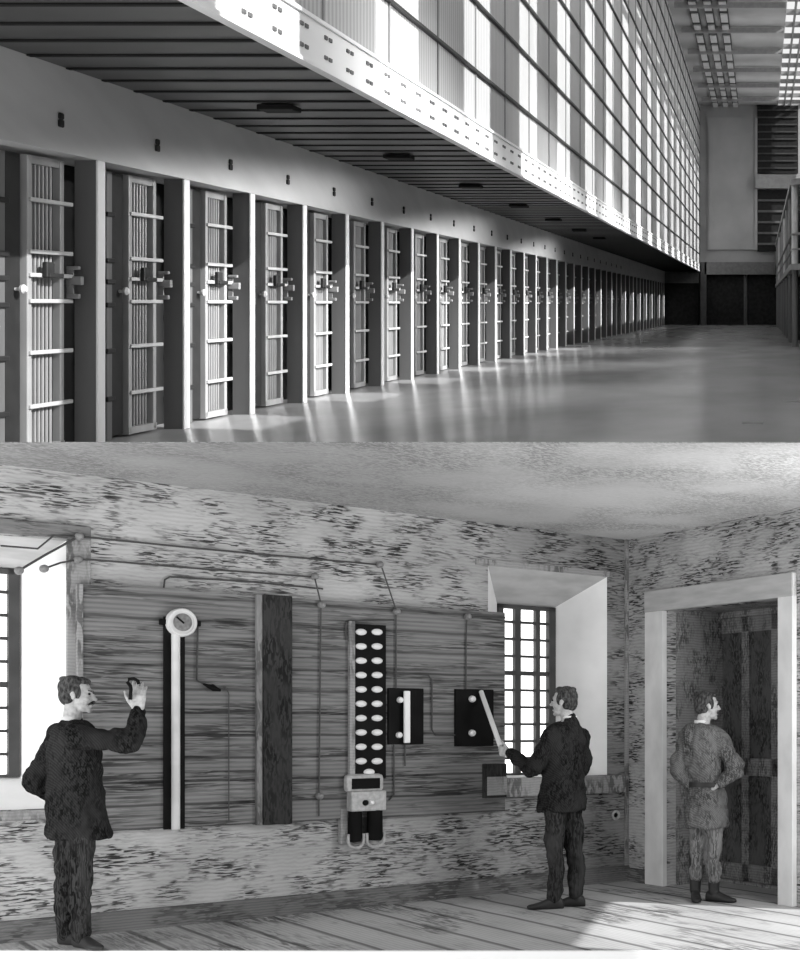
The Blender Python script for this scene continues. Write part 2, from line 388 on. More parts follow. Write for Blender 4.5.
fme = bpy.data.meshes.new('cell_door_far')
fme.from_pydata([(v.x, v.y, v.z + K*v.y) for v in fv.v], [], fv.f)
for m in mats: fme.materials.append(m)
fme.polygons.foreach_set('material_index', mi)
for n in range(2, NB + 2):
    d = C0 + (n-2)*PITCH
    loc = (XW, d, HC + K*d)
    if n <= 14: o = copy_tree(proto); o.location = loc
    else: o = link('barred_gate', fme, None, loc)
    tag(o, dlabel(n), 'gate', 'barred gates along the cell row')
bk = MB().box(XW-.62, XW-.45, 8.66, DEND, -1.15, 1.15)
structure('wall_cells', bk, M_VOID, shear=True)
# soffit fixtures
sm_ = MB().bbox(-.16, .16, -.12, .12, -.06, -.014, .01).mesh('soffit_lamp', M_VOID, shear=True)
for i in range(7):
    d = 11.35 + i*3.75
    o = link('soffit_lamp', sm_, None, (-4.35, d, HC + 1.8 + K*d))
    tag(o, 'small dark lamp housing under the gallery, %s from the left' % ordinal(i+1), 'lamp', 'lamp housings under the gallery')
# floor inserts seen at right
fp = MB().box(-.1, .1, -.1, .1, 0, .006).mesh('floor_hatch', M_STEEL, shear=True)
for (X, d, lb) in ((-.08, 12.2, 'small dark cover in the polished hall floor, near right'), (.36, 14.8, 'small dark cover in the polished hall floor at the right edge')):
    tag(link('floor_hatch', fp, None, (X, d, HC-1.15+K*d)), lb, 'floor cover', 'dark covers in the hall floor')
# outer window wall on the right: solid below, tall slots above
SILL = 3.85
wr_ = MB().box(XR, XR+.25, 8.66, 74, -1.16, SILL).box(XR, XR+.25, -4, 8.66, .9, SILL)
W0, WP, WG = 12.4 - 2*3.3, 3.3, 1.45
k = 0; prev = -4.0
while W0 + k*WP < 74:
    wr_.box(XR, XR+.25, prev, W0 + k*WP, SILL, 16.5); prev = W0 + k*WP + WG; k += 1
wr_.box(XR, XR+.25, prev, 75, SILL, 16.5)
# unseen wall added to block the sun, its opening shaped for the floor patch
def zs(d): return HC + .9 + K*d
for (d0, d1, z0, z1) in ((-4, 6.8, 0, None), (9.6, 14.0, 0, 3.1), (6.8, 9.6, 0, 1.4), (6.8, 8.6, 2.5, None), (8.6, 9.6, 2.5, 3.1)):
    t0 = zs(d0) if z1 is None else z1; t1 = zs(d1) if z1 is None else z1
    P8 = [(XR, d0, z0), (XR+.25, d0, z0), (XR+.25, d1, z0), (XR, d1, z0), (XR, d0, t0), (XR+.25, d0, t0), (XR+.25, d1, t1), (XR, d1, t1)]
    wr_.hexa([(x, y, z - HC - K*y) for x, y, z in P8])
structure('wall_right', wr_, M_CONC, shear=True)

# ================================================================== LOWER ROOM
# slab between the rooms (front edge seen as the line between them), floor and its pale edge
CZ = HC + 1.727; FE = 7.67
def loc_poly(pts): return [tuple((RI @ Vector((x, y, 0)))[:2]) for x, y in pts]
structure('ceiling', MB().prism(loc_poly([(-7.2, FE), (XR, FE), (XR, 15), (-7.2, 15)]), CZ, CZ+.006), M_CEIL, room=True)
FY = 8.025
structure('floor', MB().prism(loc_poly([(-7.2, FY), (XR, FY), (XR, 15), (-7.2, 15)]), -.12, 0), M_FLOORLO, room=True)
structure('trim_floor_edge', MB().box(-7.2, XR, FY-.03, FY, -.3, -.003), M_EDGE)

# openings on the board wall
u66, zt = w1(66, 541); _, zb = w1(58, 808)
A = dict(u0=u66, u1=u66+1.5, z0=zb, z1=zt)                       # left window, outer
VI = -.42
ui, zti = w1(19, 570, VI); _, zbi = w1(17, 777, VI)
Ai = dict(u0=ui, u1=A['u1']-.25, z0=zbi, z1=zti)
u602, zt2 = w1(607, 577); ul, _ = w1(488, 600); _, zb2 = w1(600, 775)
B = dict(u0=u602, u1=ul, z0=zb2, z1=zt2)
ui2, zti2 = w1(554, 608, VI); _, zbi2 = w1(554, 774, VI); uil, _ = w1(497, 600, VI)
Bi = dict(u0=ui2, u1=uil, z0=zbi2, z1=zti2)
UE = 5.75
print('WIN', A, Ai, B, Bi)
def wall_with_holes(lo, hi, z0, z1, holes, t0, t1, axis):
    mb = MB(); us = sorted({lo, hi} | {h[k_] for h in holes for k_ in (0, 1)}); zs = sorted({z0, z1} | {h[k_] for h in holes for k_ in (2, 3)})
    us = [u for u in us if lo <= u <= hi]; zs = [z for z in zs if z0 <= z <= z1]
    for i in range(len(us)-1):
        for j in range(len(zs)-1):
            cu, cz = (us[i]+us[i+1])/2, (zs[j]+zs[j+1])/2
            if any(h[0] < cu < h[1] and h[2] < cz < h[3] for h in holes): continue
            if axis == 'u': mb.box(us[i], us[i+1], t0, t1, zs[j], zs[j+1])
            else: mb.box(t0, t1, us[i], us[i+1], zs[j], zs[j+1])
    return mb
hol = [(A['u0'], A['u1'], A['z0'], A['z1']), (B['u0'], B['u1'], B['z0'], B['z1'])]
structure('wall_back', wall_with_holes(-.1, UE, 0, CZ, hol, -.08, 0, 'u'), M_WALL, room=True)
def window(name, O, I, cols, rows, thick_row):
    w = link(name, None); w.matrix_world = R; w['kind'] = 'structure'
    rv = MB()
    o = [(O['u0'], 0, O['z0']), (O['u1'], 0, O['z0']), (O['u1'], 0, O['z1']), (O['u0'], 0, O['z1'])]
    i_ = [(I['u0'], VI, I['z0']), (I['u1'], VI, I['z0']), (I['u1'], VI, I['z1']), (I['u0'], VI, I['z1'])]
    rv.add(o + i_, [(0, 1, 5, 4), (1, 2, 6, 5), (3, 0, 4, 7)])
    part('reveal', rv, M_REVEAL, w)
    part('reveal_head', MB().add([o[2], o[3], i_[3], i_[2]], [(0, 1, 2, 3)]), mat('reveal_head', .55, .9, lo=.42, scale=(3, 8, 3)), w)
    part('pane', MB().box(I['u0'], I['u1'], VI-.05, VI-.03, I['z0'], I['z1']), M_PANE, w)
    fr = MB(); du = (I['u1']-I['u0']); dz = I['z1']-I['z0']
    fr.box(I['u0'], I['u0']+.07, VI-.03, VI+.03, I['z0'], I['z1']); fr.box(I['u1']-.05, I['u1'], VI-.03, VI+.03, I['z0'], I['z1'])
    fr.box(I['u0'], I['u1'], VI-.03, VI+.03, I['z1']-.035, I['z1']); fr.box(I['u0'], I['u1'], VI-.03, VI+.02, I['z0'], I['z0']+.02)
    for u, tk in cols: fr.box(u-tk/2, u+tk/2, VI-.03, VI+.02, I['z0'], I['z1'])
    for k_ in range(1, rows):
        z = I['z0'] + dz*k_/rows; tk = .04 if k_ == thick_row else .022
        fr.box(I['u0'], I['u1'], VI-.025, VI+.015, z-tk/2, z+tk/2)
    part('bars', fr, M_FRAME, w)
    return w
c1 = [(Ai['u0'] + .28*k_, .03) for k_ in range(1, 5)]
window('window_1', A, Ai, c1, 9, 4)
c2 = [(w1(517, 690, VI)[0], .06), (w1(537, 690, VI)[0], .045)]
window('window_2', B, Bi, c2, 10, 6)
# flat trim round left window, mouldings
ua, _ = w1(90, 600)
structure('trim_1', MB().bbox(ua, A['u0'], 0, .025, A['z0']-.05, A['z1']+.02, .005), M_GREYWOOD, room=True)
structure('trim_2', MB().bbox(A['u0']-.02, A['u1'], 0, .05, A['z0']-.07, A['z0']-.005, .01), M_GREYWOOD, room=True)
_, zl0 = w1(88, 541); _, zl1 = w1(88, 527)
structure('trim_head_shade', MB().bbox(ua, A['u1']+.1, 0, .03, zl0, zl1, .006), engr('recess_head_shade', .20, .07, strokes=(9, 9, 78), patch=(3, 3, 6), cover=(.3, .7)), room=True)  # dark strip standing in for the shadow at the recess head
ux, zs1 = w1(486, 779); ux2, _ = w1(622, 779); _, zs0 = w1(486, 798)
structure('trim_3', MB().bbox(ux2, ux, 0, .07, zs0, zs1, .012), M_GREYWOOD, room=True)
ub, z_b = w1(460, 880); _, z_b0 = w1(160, 906)
structure('baseboard_back', MB().box(0, UE, 0, .05, 0, .125).box(0, UE, 0, .035, .125, .14), M_BASE, room=True)
# lintel board above right window
u0_, z0_ = w1(505, 583); u1_, z1_ = w1(610, 577)
structure('trim_4', MB().box(B['u0']-.02, ul+.12, 0, .02, B['z1'], B['z1']+.05), M_GREYWOOD, room=True)
structure('trim_5', MB().box(-.02, .03, 0, .03, .14, CZ), M_GREYWOOD, room=True)

# --- door wall
v_l, zh = w2(649, 592); v_r, zh2 = w2(797, 574); v_li, zhi = w2(667, 611); v_ri, _ = w2(782, 596)
ZH = (zh + zh2)/2
print('DOOR', v_l, v_r, v_li, v_ri, zh, zh2, zhi)
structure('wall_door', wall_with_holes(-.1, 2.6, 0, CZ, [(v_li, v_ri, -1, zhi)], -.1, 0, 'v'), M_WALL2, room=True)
dr = link('door_2', None); dr.matrix_world = R; dr['kind'] = 'structure'
def arch(u0, u1):
    m = MB(); m.bbox(u0, u1, v_l, v_li, 0, ZH, .006); m.bbox(u0, u1, v_ri, v_r, 0, ZH, .006); return m
part('door_jambs', arch(0, .05), M_TRIM, dr)
part('door_head', MB().bbox(0, .055, v_l, v_r, zhi, ZH+.005, .006), mat('door_head_board', .50, .85, lo=.40, scale=(4, 3, 20), detail=8), dr)
# passage behind
UB = -.62
vdl, zdt = w2(707, 618, UB)
ps = MB()
ps.box(UB-.06, -.1, v_li-.06, v_li, 0, zhi+.1).box(UB-.06, -.1, v_ri+.5, v_ri+.56, 0, zhi+.1).box(UB-.12, UB-.06, v_li-.06, v_ri+.56, 0, zhi+.1).box(UB-.12, -.1, v_li-.06, v_ri+.56, zhi+.02, zhi+.1)
structure('wall_passage', ps, M_PASS, room=True)
dd = link('door_3', None); dd.matrix_world = R; dd['kind'] = 'structure'
vdr = v_ri + .35
fr = MB().bbox(UB-.06, UB, vdl, vdl+.06, 0, zdt+.05, .008).bbox(UB-.06, UB, vdl, vdr, zdt-.02, zdt+.05, .008)
part('door_frame', fr, M_PASS, dd)
M_LEAF = engr('hatched_door_panel', .11, .03, strokes=(60, 60, 20), patch=(7, 7, 4), cover=(.3, .7))
leaf = MB().box(UB-.06, UB-.03, vdl+.06, vdr, .02, zdt-.02)
for (a, b) in ((.03, .12), (.42, .50), (.98, 1.07)):
    pass
W_ = vdr - vdl - .06
stl = MB()
zz = [.03, .22, 1.05, 1.22, zdt-.35, zdt-.2] 
for (z0, z1) in ((.02, .18), (.98, 1.14), (zdt-.16, zdt-.02)): stl.bbox(UB-.035, UB-.01, vdl+.06, vdr, z0, z1, .006)
for (s0, s1) in ((0, .11), (.42, .52), (.82, .92)): stl.bbox(UB-.035, UB-.01, vdl+.06+s0, vdl+.06+s1, .02, zdt-.02, .006)
part('door_leaf', leaf, M_LEAF, dd); part('door_rails', stl, M_DOOR, dd)
part('threshold', MB().box(UB-.05, UB+.05, vdl, vdr, 0, .03), M_PASS, dd)
structure('baseboard_right', MB().box(0, .045, 0, v_l, 0, .12), M_BASE, room=True)

# --- switchboard on the back wall
VB = .07
uL, zTL = w1(83, 586, VB); uM, zTM = w1(255, 595, VB); uM2, _ = w1(290, 598, VB); uR, zTR = w1(505, 611, VB)
_, zBL = w1(83, 833, VB); _, zBR = w1(480, 812, VB)
zT, zB = (zTL + zTR)/2, (zBL + zBR)/2
print('BOARD', uL, uM, uM2, uR, zTL, zTM, zTR, zBL, zBR)
sb = room_thing('switchboard', uR, 0, zB, 'long dark switchboard of horizontal boards mounted on the back wall', 'switchboard')
H_ = zT - zB
part('board_panel', MB().box(uM-uR, uL-uR, .0, VB, 0, H_), M_BOARD, sb)
part('board_panel', MB().box(0, uM2-uR, .0, VB, 0, H_), M_BOARD, sb)
part('center_post', MB().bbox(uM2-uR, uM-uR-.045, .0, VB+.05, -.01, H_+.01, .006), M_POST, sb)
part('post_edge', MB().bbox(uM-uR-.045, uM-uR, .0, VB+.035, -.01, H_+.01, .006), M_POSTEDGE, sb)
part('end_strip', MB().bbox(uL-uR, uL-uR+.035, .0, VB+.01, 0, H_, .004), M_GREYWOOD, sb)
VS = VB
def B1(px, py, v=VS): return w1(px, py, v)
# --- column gauge
gu, gz0 = B1(173.5, 829); gt_u, gt = B1(179, 623)
ga = room_thing('column_gauge', gu, VS, gz0, 'tall gauge with pale round dial on a white tube and black backing', 'gauge')
wd = B1(163, 720)[0] - B1(184, 720)[0]
part('backing', MB().bbox(-wd/2, wd/2, 0, .025, 0, gt-gz0+.04, .004), M_BLACK, ga)
tw = (B1(170.5, 720)[0] - B1(180.5, 720)[0])/2
part('tube', MB().cyl((.0, .05, 0), tw*.85, gt-gz0-.05, n=18), M_LIGHTPAINT, ga, smooth=True)
rd = (B1(164, 623)[0] - B1(194, 623)[0])/2
dc = (gt_u-gu, 0, gt-gz0)
part('dial_case', MB().lathe([(rd, .02), (rd, .075), (rd*.93, .09), (rd*.80, .09), (rd*.78, .08), (.001, .08)], dc, 'y', 32), M_LIGHTPAINT, ga, smooth=True)
part('dial_ring', MB().lathe([(rd*.62, .08), (rd*.62, .086), (rd*.56, .086), (rd*.56, .081)], dc, 'y', 32), M_INS, ga, smooth=True)
nd = part('needle', MB().bbox(-.006, .006, .085, .092, -.01, rd*.55, .002), M_BLACK, ga)
nd.rotation_euler = (0, math.radians(50), 0); nd.location = dc
part('terminal', MB().bbox(-rd*1.25-.01, -rd, .0, .05, -.02, .02, .006), M_BLACK, ga).location = dc
part('terminal', MB().bbox(rd, rd*1.25+.01, .0, .05, -.02, .02, .006), M_BLACK, ga).location = dc
# --- wires and insulators
def wire(pts, label, ins=(), v=.03, on=VS, r=.0065, ir=.027, name='wire'):
    P = [w1(x, y, on) for x, y in pts]
    root = room_thing(name, P[0][0], on, P[0][1], label, 'wire', 'wires on the back wall')
    q = [Vector((u-P[0][0], v*.6, z-P[0][1])) for u, z in P]
    part('cable', MB().tube(q, r, 6), M_WIRE, root, smooth=True)
    for x, y in ins:
        u, z = w1(x, y, on)
        part('insulator', MB().lathe([(ir*.7, 0), (ir, .015), (ir*.75, .035), (ir*.95, .05), (ir*.5, .066), (.002, .068)], (u-P[0][0], 0, z-P[0][1]), 'y', 16), M_INS, root, smooth=True)
    return root
wire([(92, 538), (200, 549), (300, 558), (378, 565)], 'uppermost long wire running along the plaster above the switchboard', [(378, 565)], on=0)
wire([(92, 560), (200, 569), (311, 577)], 'second long wire along the plaster just below the uppermost one', [(313, 577)], on=0)
wire([(163, 588), (164, 580), (169, 577), (250, 582), (322, 589)], 'short hooked wire lying just above the top of the switchboard', [], on=0)
wire([(314, 579), (320, 604), (319, 700), (318, 797), (318, 816)], 'vertical wire down the board between the dark post and indicator strip', [(320, 605), (318, 796)])
wire([(381, 568), (395, 610), (395, 689)], 'wire slanting from plaster to the top of the middle knife switch', [(395, 612)])
wire([(345, 640), (345, 624), (349, 621), (393, 620)], 'short wire over the top of the indicator strip', [])
wire([(386, 673), (427, 675), (431, 680), (431, 730), (434, 735), (456, 735)], 'bent wire joining the indicator strip to the right knife switch', [])
wire([(504, 618), (466, 617), (465, 640), (465, 690)], 'wire at the right end of the board above the right knife switch', [(466, 617)])
wire([(197, 624), (196, 680), (203, 684)], 'wire running down from the gauge dial to the small lever', [])
wire([(224, 686), (228, 694), (228, 822)], 'thin vertical wire below the small lever beside the gauge', [], r=.004)
wire([(404, 745), (404, 766)], 'short wire hanging below the middle knife switch', [])
wire([(393, 745), (393, 795), (388, 800)], 'wire from below the middle switch to the pale meter box', [])
wire([(0, 546), (37, 549), (53, 536), (78, 537), (92, 538)], 'wire crossing the head of the left window', [(78, 537)], on=.03)
wire([(43, 569), (60, 563), (77, 560), (92, 560)], 'wire on the right jamb of the left window', [(43, 569), (77, 560)], on=.03)
wire([(18, 571), (45, 555), (74, 539)], 'slanting wire into the left window opening', [(18, 571)], on=.035, r=.008)
# small lever switch by the gauge
lu, lz = B1(212, 687)
ls = room_thing('lever_switch', lu, VS, lz, 'small black lever beside the tall gauge', 'switch')
part('lever', MB().tube([(.07, .03, .02), (.0, .035, -.01), (-.05, .03, -.025)], [.007, .022, .008], 10), M_BLACK, ls, smooth=True)
part('base', MB().lathe([(.02, 0), (.02, .02), (.005, .03)], (0, 0, 0), 'y', 12), M_BLACK, ls, smooth=True)
part('hook', MB().tube([(-.05, .03, -.025), (-.075, .03, .0), (-.1, .03, -.02), (-.11, .03, -.06)], .005, 6), M_WIRE, ls, smooth=True)
# --- indicator strip
iu0, iz0 = B1(384.5, 778); iu1, iz1 = B1(353, 624)
an = room_thing('indicator_strip', iu0, VS, iz0, 'tall black strip with two columns of white oval indicators', 'indicator panel')
IW, IH = iu1-iu0, iz1-iz0
part('strip_board', MB().bbox(0, IW, 0, .03, 0, IH, .004), M_BLACK, an)
part('side_rail', MB().bbox(IW, IW+.045, 0, .045, -.02, IH+.02, .006), M_GREYWOOD, an)
om = MB().ell((0, 0, 0), (.047, .022, .026), 14, 8).mesh('indicator', M_WHITE, smooth=True)
for r_ in range(10):
    for px in (361, 377):
        py = 632 + r_*14.35
        u, z = B1(px, py, VS+.03)
        link('indicator', om, an, (u-iu0, .032, z-iz0))
u, z = B1(369, 772, VS+.03); link('indicator', om, an, (u-iu0, .032, z-iz0))
# --- meter box
mu, mz = B1(368, 811, VS+.085)
mb_ = room_thing('meter_box', mu, VS, mz, 'pale meter box with a dark rounded window under the indicator strip', 'meter')
sx = 1/ ((B1(367, 800)[0] - B1(369, 800)[0])/2); 
sx = 1/sx
lo_ = MB().bbox(-18*sx, 17*sx, 0, .10, 0, 18*sx*1.05, .012)
part('case', lo_, M_BOX, mb_)
part('window_frame', MB().bbox(-17*sx, 21*sx, 0, .085, 18*sx, 35*sx, .035), M_BOX, mb_)
part('dark_glass', MB().bbox(-12*sx, 16*sx, .08, .09, 21*sx, 31*sx, .004), M_BLACK, mb_)
part('knob', MB().lathe([(.022, .1), (.022, .115), (.012, .13), (.002, .131)], (.03, 0, 8*sx), 'y', 14), M_BLACK, mb_, smooth=True)
part('knob', MB().lathe([(.022, .1), (.022, .115), (.012, .13), (.002, .131)], (-.02, 0, 8*sx), 'y', 14), M_WHITE, mb_, smooth=True)
# --- two hanging dark jars in a holder
hu, hz = B1(364, 848, VS+.04)
hj = room_thing('jar_holder', hu, VS-.05, hz, 'dark pair of hanging jars with pale curved feet below the meter box', 'jars')
part('side_bracket', MB().bbox(14*sx, 21*sx, 0, .06, 4*sx, 38*sx, .008), M_GREYWOOD, hj)
part('back_plate', MB().bbox(-18*sx, 14*sx, 0, .05, 9*sx, 38*sx, .006), M_POST, hj)
for cx, w in ((8.5, 6.5), (-11, 7.5)):
    part('jar', MB().lathe([(w*sx*.85, 7*sx), (w*sx, 10*sx), (w*sx*.95, 36*sx), (w*sx*.6, 37*sx)], (cx*sx, .085, 0), 'z', 18), M_BLACK, hj, smooth=True)
    pts = [(cx*sx + w*sx*1.15*math.cos(a), .10, 7*sx + 6.5*sx*math.sin(a)) for a in [PI + PI*i/10 for i in range(11)]]
    part('foot_loop', MB().tube([(pts[0][0], .1, 14*sx)] + pts + [(pts[-1][0], .1, 14*sx)], .012, 8), M_BOX, hj, smooth=True)
# --- knife switches
def knife(px0, py0, px1, py1, label):
    u0, z0 = B1(px1, py1); u1, z1 = B1(px0, py0)
    k = room_thing('knife_switch', u0, VS, z0, label, 'switch')
    part('base_plate', MB().bbox(0, u1-u0, 0, .03, 0, z1-z0, .004), M_BLACK, k); return k, u0, z0
k1, ku, kz = knife(387, 688, 422, 744, 'middle black knife switch with its white blade closed upright')
def rel(px, py, v=VS+.03): u, z = B1(px, py, v); return u-ku, z-kz
def knob(parent, px, py, r=.026):
    x, z = rel(px, py); part('terminal', MB().lathe([(r*.8, .03), (r, .045), (r*.8, .07), (r*.2, .08)], (x, 0, z), 'y', 16), M_WHITE, parent, smooth=True)
x0, z0 = rel(405, 691); x1, z1 = rel(404, 743)
part('blade', MB().bbox(min(x0, x1)-.022, max(x0, x1)+.022, .06, .085, z1, z0, .008), M_WHITE, k1)
knob(k1, 399, 700); knob(k1, 398, 735)
k2, ku, kz = knife(454, 689, 492, 746, 'right black knife switch with its white blade pulled open by a man')
knob(k2, 471, 699, .03); knob(k2, 471, 733, .03)
x0, z0 = rel(480, 692)
hl = RI @ (CAM + ray(500, 745) * 10.0)      # blade tip pulled out to the man's hand
tip = Vector((hl.x-ku, hl.y-VS, hl.z-kz))
part('blade', MB().tube([Vector((x0, .05, z0)), tip], .021, 8), M_WHITE, k2, smooth=True)
# wall ring at right
ru, rz = w1(614, 815)
rg = MB(); pts = [(.035*math.cos(a), .03, .035*math.sin(a)) for a in [2*PI*i/16 for i in range(17)]]
t = room_thing('wall_ring', ru, 0, rz, 'small pale ring on the plaster right of the window ledge', 'ring')
part('ring', MB().tube(pts, .012, 8), M_BOX, t, smooth=True)
part('plate', MB().lathe([(.02, 0), (.02, .02), (.012, .035)], (0, 0, 0), 'y', 12), M_BLACK, t, smooth=True)
# outlet box below right end of the board
eu, ez = w1(505, 797, .07); eu2, ez2 = w1(482, 764, .07)
t = room_thing('board_recess_box', eu, .07, ez, 'small dark box at the lower right end of the switchboard', 'box')
part('case', MB().bbox(0, eu2-eu, 0, .03, 0, ez2-ez, .004), M_POST, t)
part('front', MB().bbox(0, eu2-eu-.03, .03, .04, .02, (ez2-ez)*.62, .003), M_GREYWOOD, t)

# ================================================================== PEOPLE
def cone(mb, p, q, r0, r1, n=14, flat=None, fs=1.0):
    """capsule with taper; flat: direction in which the section is scaled by fs"""
    p, q = Vector(p), Vector(q); d = (q-p); L_ = d.length; d.normalize()
    pts, rs = [], []
    for i in range(5): a = PI/2*(1-i/4); pts.append(p - d*r0*math.sin(a)); rs.append(max(r0*math.cos(a), r0*.02))
    for i in range(5): a = PI/2*i/4; pts.append(q + d*r1*math.sin(a)); rs.append(max(r1*math.cos(a), r1*.02))
    k0 = len(mb.v); mb.tube(pts, rs, n)
    if flat is not None:
        f = Vector(flat).normalized()
        for i in range(k0, len(mb.v)):
            v = mb.v[i]; t = max(0, min(1, (v-p).dot(d)/max(L_, 1e-6))); c = p.lerp(q, t)
            o = v-c; mb.v[i] = v + f*o.dot(f)*(fs-1)
def loft(mb, rings, n=28):
    """rings: (centre, half width, half depth, lateral axis, forward axis)"""
    vs = []; fs = []
    for c, a, b, lx, fy in rings:
        for k in range(n):
            t = 2*PI*k/n; ct, st = math.cos(t), math.sin(t)
            e = .85
            vs.append(Vector(c) + lx*a*math.copysign(abs(ct)**e, ct) + fy*b*math.copysign(abs(st)**e, st))
    m = len(rings)
    for i in range(m-1):
        for k in range(n): fs.append((i*n+k, i*n+(k+1) % n, (i+1)*n+(k+1) % n, (i+1)*n+k))
    fs += [tuple(range(n))[::-1], tuple((m-1)*n+k for k in range(n))]
    mb.add(vs, fs)
FOLD = bpy.data.textures.new('cloth_folds', 'CLOUDS'); FOLD.noise_scale = .085; FOLD.noise_depth = 1
def fuse(mb, name, m, voxel=.008, it=3, fold=0):
    """union of closed pieces -> one continuous smooth surface"""
    me = mb.mesh(name+'_raw', m); o = bpy.data.objects.new(name+'_tmp', me); COL.objects.link(o)
    md = o.modifiers.new('r', 'REMESH'); md.mode = 'VOXEL'; md.voxel_size = voxel; md.use_smooth_shade = True
    if it:
        s = o.modifiers.new('s', 'SMOOTH'); s.factor = .5; s.iterations = it
    if fold:
        dm = o.modifiers.new('d', 'DISPLACE'); dm.texture = FOLD; dm.strength = fold; dm.mid_level = .5; dm.texture_coords = 'LOCAL'
    dg = bpy.context.evaluated_depsgraph_get(); ev = o.evaluated_get(dg)
    out = bpy.data.meshes.new_from_object(ev); out.name = name
    bpy.data.objects.remove(o); bpy.data.meshes.remove(me)
    out.materials.clear(); out.materials.append(m)
    out.polygons.foreach_set('use_smooth', [True]*len(out.polygons))
    return out
def head(mb, c, fw, up_=Vector((0, 0, 1)), s=1.0):
    """skull, face, nose, ears, neck into mb; c = centre of the head"""
    fw = Vector(fw).normalized(); lt = fw.cross(up_).normalized()     # his right
    rot = Matrix((lt, fw, up_)).transposed()
    E_ = lambda x, y, z, a, b, d: mb.ell(Vector(c) + rot @ Vector((x, y, z))*s, (a*s, b*s, d*s), 16, 10, rot)
    E_(0, -.012, .035, .073, .092, .080)       # cranium
    E_(0, .025, -.015, .062, .068, .085)       # face
    E_(0, .035, -.075, .045, .048, .036)       # jaw
    E_(0, .072, -.098, .022, .018, .017)       # chin
    E_(0, .078, .030, .045, .014, .012)        # brow
    E_(0, .096, -.012, .011, .013, .024)       # nose bridge
    E_(0, .106, -.026, .014, .016, .013)       # nose tip
    E_(0, .084, -.058, .024, .012, .007); E_(0, .083, -.070, .021, .012, .007)   # lips
    for sg in (-1, 1):
        E_(sg*.072, -.004, -.010, .009, .015, .025)      # ears
        E_(sg*.040, .066, -.028, .018, .018, .016)       # cheeks
    return rot
def hand(mb, w, d, nrm, thumb, curl=.6, s=1.0, spread=.05):
    """w wrist, d palm direction, nrm palm normal (fingers curl towards it), thumb = side direction of the thumb"""
    w, d, nrm, th = Vector(w), Vector(d).normalized(), Vector(nrm).normalized(), Vector(thumb).normalized()
    for i, off in enumerate((.030, .011, -.009, -.027)):
        base = w + d*.085*s + th*off*s
        cone(mb, w + th*off*.55*s + d*.01, base, .017*s, .013*s, 10)
        ln = (.042, .047, .044, .034)[i]*s; q = base; ang = .1
        for j in range(3):
            ang += curl*(1.0 + .12*i)
            dd_ = d*math.cos(ang) + nrm*math.sin(ang) + th*spread*(1.5-i)
            e = q + dd_.normalized()*ln*(1, .68, .52)[j]
            cone(mb, q, e, (.0098, .0088, .0080)[j]*s, (.0088, .0080, .0070)[j]*s, 8); q = e
    q = w + d*.025*s + th*.026*s
    for j, (ln, a) in enumerate(((.042, .75), (.034, .55), (.027, .35))):
        dd_ = (d*math.cos(a) + th*math.sin(a) + nrm*(.25+.35*curl*j)).normalized()
        e = q + dd_*ln*s; cone(mb, q, e, (.0145, .0112, .0098)[j]*s, (.0115, .0098, .0080)[j]*s, 8); q = e
def shoe(mb, ank, fw, s=1.0, boot=.0):
    ank = Vector(ank); fw = Vector(fw).normalized(); z = Vector((0, 0, 1)); lt = fw.cross(z)
    rings = []
    for t, w, h, b in ((-.075, .018, .05, .0), (-.06, .034, .085, 0), (-.01, .037, .10, 0), (.05, .038, .085, 0), (.11, .043, .06, 0), (.16, .042, .046, 0), (.195, .030, .036, .004), (.212, .012, .022, .008)):
        c = Vector((ank.x, ank.y, 0)) + fw*t*s + z*(h/2+b)
        rings.append((c, w*s, h/2, lt, z))
    loft(mb, rings, 16)
    if boot: cone(mb, ank, ank + z*boot, .045, .058, 12)
    else: cone(mb, (ank.x, ank.y, .07), ank + z*.05, .042, .045, 12)

